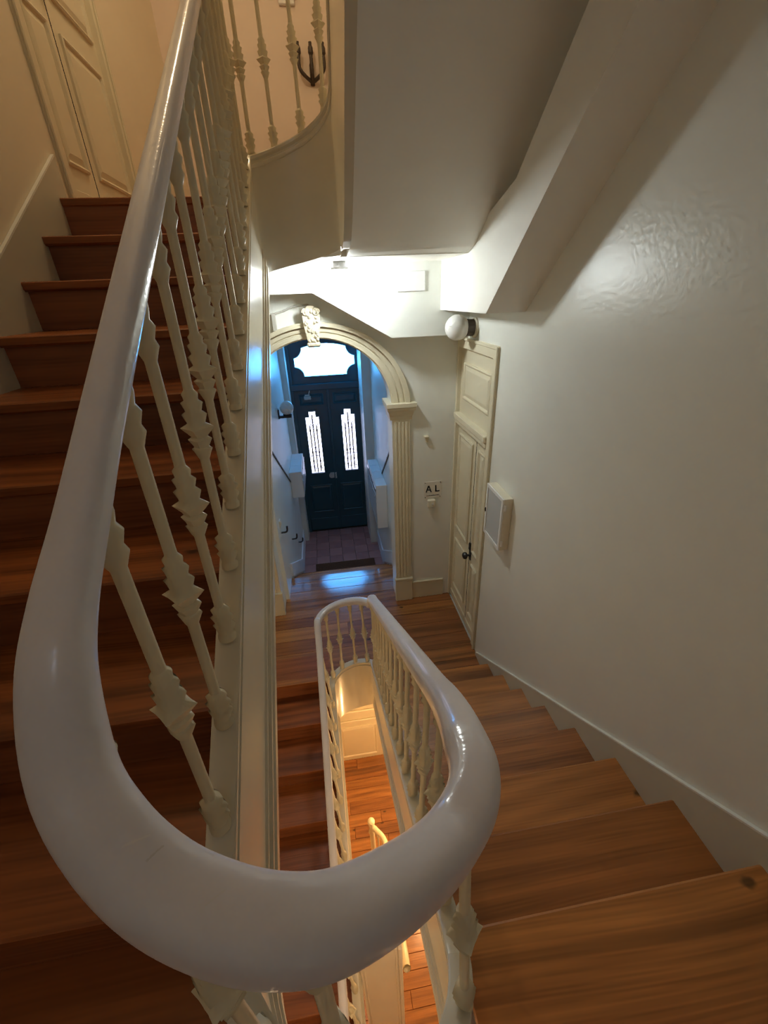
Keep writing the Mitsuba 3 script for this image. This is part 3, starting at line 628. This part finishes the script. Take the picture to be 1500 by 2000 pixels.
# skirting return under the upper door
# ------------------------------------------------------------------ lamps
def globe_lamp(label, c, wall_pt, r, mats, lit=None, group=None):
    """opal globe on a dark collar with a wall plate; axis from wall_pt to c"""
    k = thing('wall_lamp', label, 'lamp', group); c, w = np.array(c, float), np.array(wall_pt, float)
    ax = c-w; L = np.linalg.norm(ax); ax /= L
    R = trimesh.geometry.align_vectors([0, 0, 1], ax)
    ms = trimesh.creation.icosphere(subdivisions=4, radius=r)
    obj('globe', move(ms, *c), 'opal_glass', k, smooth=True)
    obj('collar', move(lathe([(r*.62, .018), (r*.66, .022), (r*.66, L-r*.72), (r*.60, L-r*.68)], 28), *w, R), mats[0], k, smooth=40)
    obj('wall_plate', move(lathe([(r*.80, 0), (r*.80, .012), (r*.72, .02)], 28), *w, R), mats[1], k, smooth=40)
    return k
globe_lamp('unlit white globe wall lamp above the apartment door', (1.018, 3.25, 2.748), (XR, 3.25, 2.742), .088, ('iron_dark', 'plastic_cream'))
# hall globe on an L bracket
k = thing('wall_lamp', 'white globe lamp on a black bracket beside the street door', 'lamp')
GY = 5.5; gx, gz = -.485, 1.735
obj('globe', move(trimesh.creation.icosphere(subdivisions=3, radius=.088), gx, GY, gz), 'opal_glass', k, smooth=True)
obj('bracket', [cbx(XHL, XHL+.014, GY-.03, GY+.03, gz-.13, gz-.01, .003), cbx(XHL, gx+.05, GY-.022, GY+.022, gz-.125, gz-.098, .004), move(lathe([(.055, 0), (.055, .02), (.04, .03)], 20), gx, GY, gz-.10)], 'iron_black', k)
# lit ceiling lamp of the landing
def ceiling_lamp(label, x, y, zc_, r, rad_, mat='grey_metal', cap=.045):
    k = thing('ceiling_lamp', label, 'lamp')
    obj('cap', move(lathe([(.042, 0), (.042, .03), (.058, .032), (.058, cap), (.03, cap+.005)], 28), x, y, zc_, rotm(180, (1, 0, 0))), mat, k, smooth=30)
    g = key_for('globe', k); scene[g] = {'type': 'sphere', 'center': [x, y, zc_-cap-r+.004], 'radius': r, 'bsdf': {'type': 'ref', 'id': 'opal_glass'}, 'emitter': {'type': 'area', 'radiance': {'type': 'rgb', 'value': list(rad_)}}}
    labels[g] = {'label': 'glowing white globe'}
    return k
ceiling_lamp('lit globe lamp hanging under the landing ceiling before the bulkhead', .185, 3.18, 3.185, .058, LAMP_LANDING)
bk_ = ceiling_lamp('warm globe lamp on a rod above the basement floor', .78, 2.62, -1.30, .06, LAMP_BASEMENT)
obj('rod', tube([(.78, 2.62, -1.31), (.78, 2.62, -.8), (.78, 2.62, -.13)], .009, 10), 'grey_metal', bk_)
ceiling_lamp('added warm fill globe under the half landing', .25, -.45, 1.46, .06, FILL_UNDER)  # added out of view to brighten the cream panel in the well
uk = ceiling_lamp('warm globe lamp on a rod over the upper landing', -.42, 3.10, 6.00, .08, LAMP_UPPER)
obj('rod', tube([(-.42, 3.10, 5.98), (-.42, 3.10, 6.3), (-.42, 3.10, 6.6)], .010, 10), 'grey_metal', uk)
ceiling_lamp('added fill globe on the ceiling above the half landing', -.35, -.80, 5.05, .14, FILL_STAIR)  # added out of view to lift the loop, treads and right wall

# ------------------------------------------------------------------ meter cabinet on the right wall
k = thing('meter_cabinet', 'small grey-fronted meter cabinet with white frame on the right wall', 'cabinet')
MY0, MY1, MZ0, MZ1, MX = 2.33, 2.615, 1.375, 1.770, XR-.062
obj('body', cbx(MX, XR, MY0, MY1, MZ0, MZ1, .004), 'plastic_cream', k)
fr = obj('door', [prism(sbox(MY0, MZ0, MY1, MZ1).difference(sbox(MY0+.022, MZ0+.022, MY1-.022, MZ1-.022)), 'x', MX-.010, MX), ], 'plastic_white', k)
obj('panel', bx(MX-.004, MX, MY0+.02, MY1-.02, MZ0+.02, MZ1-.02), 'grey_panel', fr, label='flat grey panel')
for zz in (MZ0+.06, MZ1-.06): obj('hinge', move(lathe([(.008, -.02), (.008, .02)], 10), MX+.006, MY0-.006, zz), 'plastic_white', k)
obj('latch', cbx(MX-.016, MX-.008, MY1-.016, MY1-.004, 1.55, 1.58, .002), 'iron_black', k)

# ------------------------------------------------------------------ sign, bell, hook, plates, cables
k = thing('sign', 'small clear plate reading AL on the wall right of the arch', 'sign')
obj('plate', cbx(.868, 1.040, YA-.006, YA, 1.195, 1.370, .002), 'acrylic', k)
txt = meshkit.text_mesh('A', .066, .002, bold=True); txt.apply_transform(rotm(90, (1, 0, 0))); w_ = txt.bounds
obj('letter', move(txt, .882-w_[0][0], YA-.006, 1.262), 'ink_black', k, label='letter A')
txt = meshkit.text_mesh('L', .066, .002, bold=True); txt.apply_transform(rotm(90, (1, 0, 0))); w_ = txt.bounds
obj('letter', move(txt, .978-w_[0][0], YA-.006, 1.262), 'ink_black', k, label='letter L')
obj('line', bx(.890, 1.020, YA-.0075, YA-.006, 1.222, 1.226), 'ink_black', k)
for x in (.880, 1.028):
    for z in (1.207, 1.358): obj('screw', move(lathe([(.004, 0), (.004, .004)], 10), x, YA-.006, z, rotm(90, (1, 0, 0))), 'iron_black', k)
k = thing('door_bell', 'small cream bell box just below the plate with letters', 'bell')
obj('case', cbx(.900, .978, YA-.035, YA, 1.105, 1.185, .008), 'plastic_cream', k)
obj('button', move(lathe([(.012, 0), (.012, .006), (.008, .009)], 14), .948, YA-.035, 1.14, rotm(90, (1, 0, 0))), 'grey_metal', k)
k = thing('wall_hook', 'small cream hook on the wall between arch pilaster and door', 'hook')
obj('hook', [cbx(.860, .905, YA-.04, YA, 1.818, 1.832, .004), cbx(.878, .902, YA-.022, YA, 1.77, 1.822, .004)], 'trim_paint', k)
k = obj('cover_plate', cbx(.60, .81, 3.388, 3.40, 2.995, 3.125, .004), 'plastic_white'); lab(k, 'blank white cover plate on the bright bulkhead', 'plate')
k = obj('cable', tube(catmull([(-.62, YA-.008, 2.845), (-.30, YA-.008, 2.885), (-.16, YA-.008, 2.925), (-.05, YA-.008, 2.935)], 6), .007, 8), 'cable_grey', smooth=True); lab(k, 'thin grey cable clipped above the arch', 'cable')
k = obj('junction_box', [cbx(-.335, -.30, YA-.03, YA, 2.76, 2.88, .004)], 'cable_grey'); lab(k, 'small grey junction box left above the arch', 'junction box')

# ------------------------------------------------------------------ hall things
def mailbox(label, group, x0, x1, y0, y1, z0, z1, front, mat):
    k = thing('mailbox', label, 'mailbox', group)
    obj('body', cbx(x0, x1, y0+.002, y1-.002, z0, z1, .004), mat, k)
    s = -1 if front == x0 else 1
    a0, a1 = sorted((front, front+s*.008))
    dr_ = obj('door', cbx(a0, a1, y0+.012, y1-.012, z0+.03, z1-.14, .002), 'grey_panel', k)
    obj('flap', cbx(a0, a1+.004 if s > 0 else a1, y0+.02, y1-.02, z1-.11, z1-.05, .002), 'chrome', k)
    obj('lock', move(lathe([(.008, 0), (.008, .006)], 10), front+s*.008, (y0+y1)/2, z1-.2, rotm(90*s, (0, 1, 0))), 'chrome', dr_)
NTH = ('nearest the arch', 'second from the arch', 'third from the arch', 'nearest the street door')
for i in range(4): mailbox(f'white mailbox {NTH[i]} in the row on the right hall wall', 'mailboxes on the right hall wall', .555, XHR-.002, 5.0+.25*i, 5.25+.25*i, .115, .755, .555, 'plastic_white')
for i in range(3): mailbox(f'white mailbox {(NTH[0], "in the middle", NTH[3])[i]} in the row on the left hall wall', 'mailboxes on the left hall wall', XHL+.002, -.425, 5.70+.27*i, 5.97+.27*i, .37, .77, -.425, 'plastic_white')
k = obj('light_switch', [cbx(XHL, XHL+.012, 4.0, 4.075, .825, .90, .003), cbx(XHL+.012, XHL+.018, 4.02, 4.055, .845, .88, .002)], 'plastic_cream'); lab(k, 'cream light switch on the left hall wall', 'switch')
for (y, z), nm in zip(((4.05, .76), (4.87, .19), (5.60, -.30)), ('highest', 'middle', 'lowest')):
    k = obj('rail_bracket', tube(catmull([(XHL, y, z-.02), (XHL+.045, y, z-.02), (XHL+.065, y, z), (XHL+.068, y, z+.05)], 5), .010, 8), 'iron_black', smooth=True)
    lab(k, f'{nm} of the three black bent brackets on the left hall wall', 'bracket', 'black brackets beside the hall steps')
for nm, x0, x1, p, q in (('left', XHL+.001, XHL+.012, (4.30, 1.585), (5.72, .635)), ('right', XHR-.012, XHR-.001, (4.30, 1.60), (5.42, .76))):
    P = Polygon([p, q, (q[0], q[1]-.022), (p[0], p[1]-.022)])
    k = obj('dado_strip', prism(P, 'x', x0, x1), 'iron_dark'); lab(k, f'thin dark strip slanting down the {nm} hall wall', 'trim strip')
k = obj('doormat', cbx(-.40, .555, 5.45, 5.80, ZH, ZH+.012, .004), 'mat_fibre'); lab(k, 'brown doormat on the tiles inside the street door', 'doormat')
k = thing('hall_skirting', 'low pale plinth at the foot of the left hall wall', 'skirting')
obj('board', prism(Polygon([(4.30, -.02), (5.60, ZH+.05), (5.60, ZH), (6.59, ZH), (6.59, ZH+.24), (5.65, ZH+.24), (4.30, .16)]), 'x', XHL+.001, XHL+.02), 'paper_white', k)
k = thing('hall_skirting', 'low pale plinth at the foot of the right hall wall', 'skirting')
obj('board', prism(Polygon([(4.30, -.02), (5.60, ZH+.05), (5.60, ZH), (6.29, ZH), (6.29, ZH+.24), (5.65, ZH+.24), (4.30, .16)]), 'x', XHR-.02, XHR-.001), 'paper_white', k)

# upper landing: candle bracket and pale bracket
k = thing('wall_sconce', 'dark iron three-armed candle bracket on the upper end wall', 'wall sconce')
cx_, cz_ = .20, 5.02; y_ = YF
obj('back_plate', cbx(cx_-.02, cx_+.02, y_-.02, y_, cz_-.22, cz_-.06, .006), 'iron_dark', k)
for dx_ in (-.115, 0, .115):
    pts = [(cx_, y_-.03, cz_-.20), (cx_+dx_*.6, y_-.08, cz_-.17), (cx_+dx_, y_-.10, cz_-.12), (cx_+dx_, y_-.10, cz_-.03)]
    obj('arm', tube(catmull(pts, 6), .016, 8), 'iron_dark', k, smooth=True)
    obj('cup', move(lathe([(.012, -.04), (.024, -.02), (.022, .02), (.014, .03), (.014, .055)], 12), cx_+dx_, y_-.10, cz_), 'iron_dark', k, smooth=30)
k = obj('wall_shelf', [cbx(-.07, .115, YF-.06, YF, 5.39, 5.43, .008), cbx(-.05, .095, YF-.035, YF, 5.34, 5.39, .006)], 'plastic_white'); lab(k, 'small pale moulded bracket high on the upper end wall', 'bracket')
